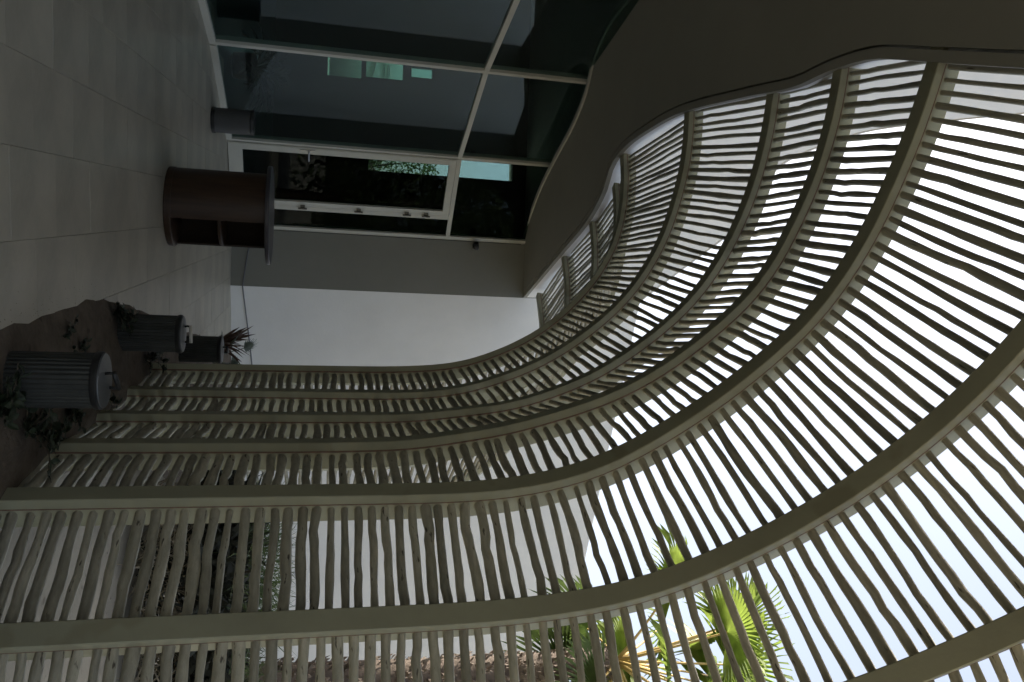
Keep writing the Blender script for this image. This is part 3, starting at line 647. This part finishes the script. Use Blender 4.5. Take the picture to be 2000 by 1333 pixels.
# tree seen through the rear windows, and a palm beyond them
t = thing('garden_tree', 'dark leafy tree seen through the glass door behind the building', 'tree', (-4.6, 22.6, -.03))
b = MB(); b.tube([(0, 0, 0), (.05, 0, 1.5), (0, .05, 2.6)], [.14, .11, .07], 10)
for k in range(6):
    a = k*1.05; b.tube([(0, 0, 2.0), (math.cos(a)*.5, math.sin(a)*.5, 2.9), (math.cos(a)*.9, math.sin(a)*.9, 3.6)], [.05, .035, .012], 6)
b.build('trunk', M['bark'], t, True)
b = MB()
for i in range(3200):
    q = rng.normal(size=3); q /= np.linalg.norm(q); r = rng.uniform(.3, 1)**.4; c = np.array((q[0]*1.15, q[1]*1.15, 3.0+q[2]*1.35))*np.array((r, r, 1)) ; c[2] = 3.0+q[2]*1.35*r
    leaf_poly(b, c, rng.normal(size=3), rng.normal(size=3), rng.uniform(.07, .14), .03)
b.build('crown', M['needle'], t)
t = thing('garden_palm', 'palm outside the small rear windows seen through the glass front', 'palm tree', (-8.3, 23.0, -.03))
b = MB(); b.tube([(0, 0, 0), (.1, 0, 1.4), (.05, 0, 2.5)], [.13, .11, .1], 10); b.build('trunk', M['trunk'], t, True)
b = MB()
for i in range(22):
    a = i*2.4; e = rng.uniform(-.5, 1.2); cv = [np.array((.05, 0, 2.5))+np.array((math.cos(a)*math.cos(e), math.sin(a)*math.cos(e), math.sin(e)))*1.3*s_+np.array((0, 0, -.5*s_*s_)) for s_ in np.linspace(0, 1, 12)]
    b.tube(cv, .012, 4)
    for k in range(2, 12):
        tv = cv[k]-cv[k-1]; sd_ = np.cross(tv, (0, 0, 1)); sd_ /= np.linalg.norm(sd_)
        for s_ in (-1, 1): leaf_poly(b, cv[k], tv/np.linalg.norm(tv)*.6+sd_*s_+np.array((0, 0, -.4)), (0, 0, 1), .34, .014)
b.build('crown', M['frondold'], t)
# potted plant inside the glass
t = thing('potted_plant', 'bushy dark potted plant standing behind the glass front', 'plant', (-3.62, 11.55, 0))
b = MB(); b.lathe([(.13, 0), (.17, .02), (.19, .3), (.18, .31), (.15, .27)], 28); smooth_by_angle(b.build('pot', M['black'], t))
b = MB()
for i in range(46):
    a = rng.uniform(0, 6.28); e = rng.uniform(.25, 1.4); l = rng.uniform(.4, .7); cv = [np.array((0, 0, .28))+np.array((math.cos(a)*math.cos(e), math.sin(a)*math.cos(e), math.sin(e)))*l*s_+np.array((0, 0, -.25*s_*s_)) for s_ in np.linspace(0, 1, 6)]
    b.tube(cv, .005, 4)
    for k in range(2, 6):
        for s_ in (-1, 1):
            tv = cv[k]-cv[k-1]; sd_ = np.cross(tv, (0, 0, 1)); sd_ /= np.linalg.norm(sd_); leaf_poly(b, cv[k], tv/np.linalg.norm(tv)+sd_*s_*.7, (0, 0, 1), .16, .02)
b.build('leaves', M['darkleaf'], t)

# unseen tree added far right so the glass door mirrors something dark
tl, tk = MB(), MB()
tk.tube([(0, 0, 0), (.06, .02, 1.6), (.0, .05, 3.2), (0, 0, 5.0)], [.2, .16, .12, .05], 10)
for k in range(9):
    a = k*.75; tk.tube([(0, .03, 1.4+k*.3), (math.cos(a)*.8, math.sin(a)*.8, 2.3+k*.35), (math.cos(a)*1.4, math.sin(a)*1.4, 2.9+k*.4)], [.06, .04, .015], 6)
for i in range(9000):
    q = rng.normal(size=3); q /= np.linalg.norm(q); r = rng.uniform(.15, 1)**.35; lump = 1+.16*math.sin(5*q[0]+2*q[2])+.12*math.sin(7*q[1]-3*q[2])
    c = np.array((q[0]*1.75*r*lump, q[1]*1.75*r*lump, 4.1+q[2]*3.5*r*lump)); dv = rng.normal(size=3); dv /= np.linalg.norm(dv); sd_ = np.cross(dv, rng.normal(size=3)); sd_ /= np.linalg.norm(sd_)
    l = rng.uniform(.12, .24); tl.add([c, c+dv*l*.5+sd_*l*.3, c+dv*l, c+dv*l*.5-sd_*l*.3], [(0, 1, 2, 3)])
tkm = tk.mesh('trunk', M['bark'], True); tlm = tl.mesh('crown', M['needle'])
for (x, y, sc, lab) in ((8.9, 9.3, 1.05, 'unseen dense tree added right of the fan palm to darken the reflection in the glass door'),):
    t = thing('reflection_tree', lab, 'tree', (x, y, -.03), None, x*3); t.scale = (sc, sc, sc)
    for nm, me in (('trunk', tkm), ('crown', tlm)):
        o = bpy.data.objects.new(nm, me); C.objects.link(o); o.parent = t
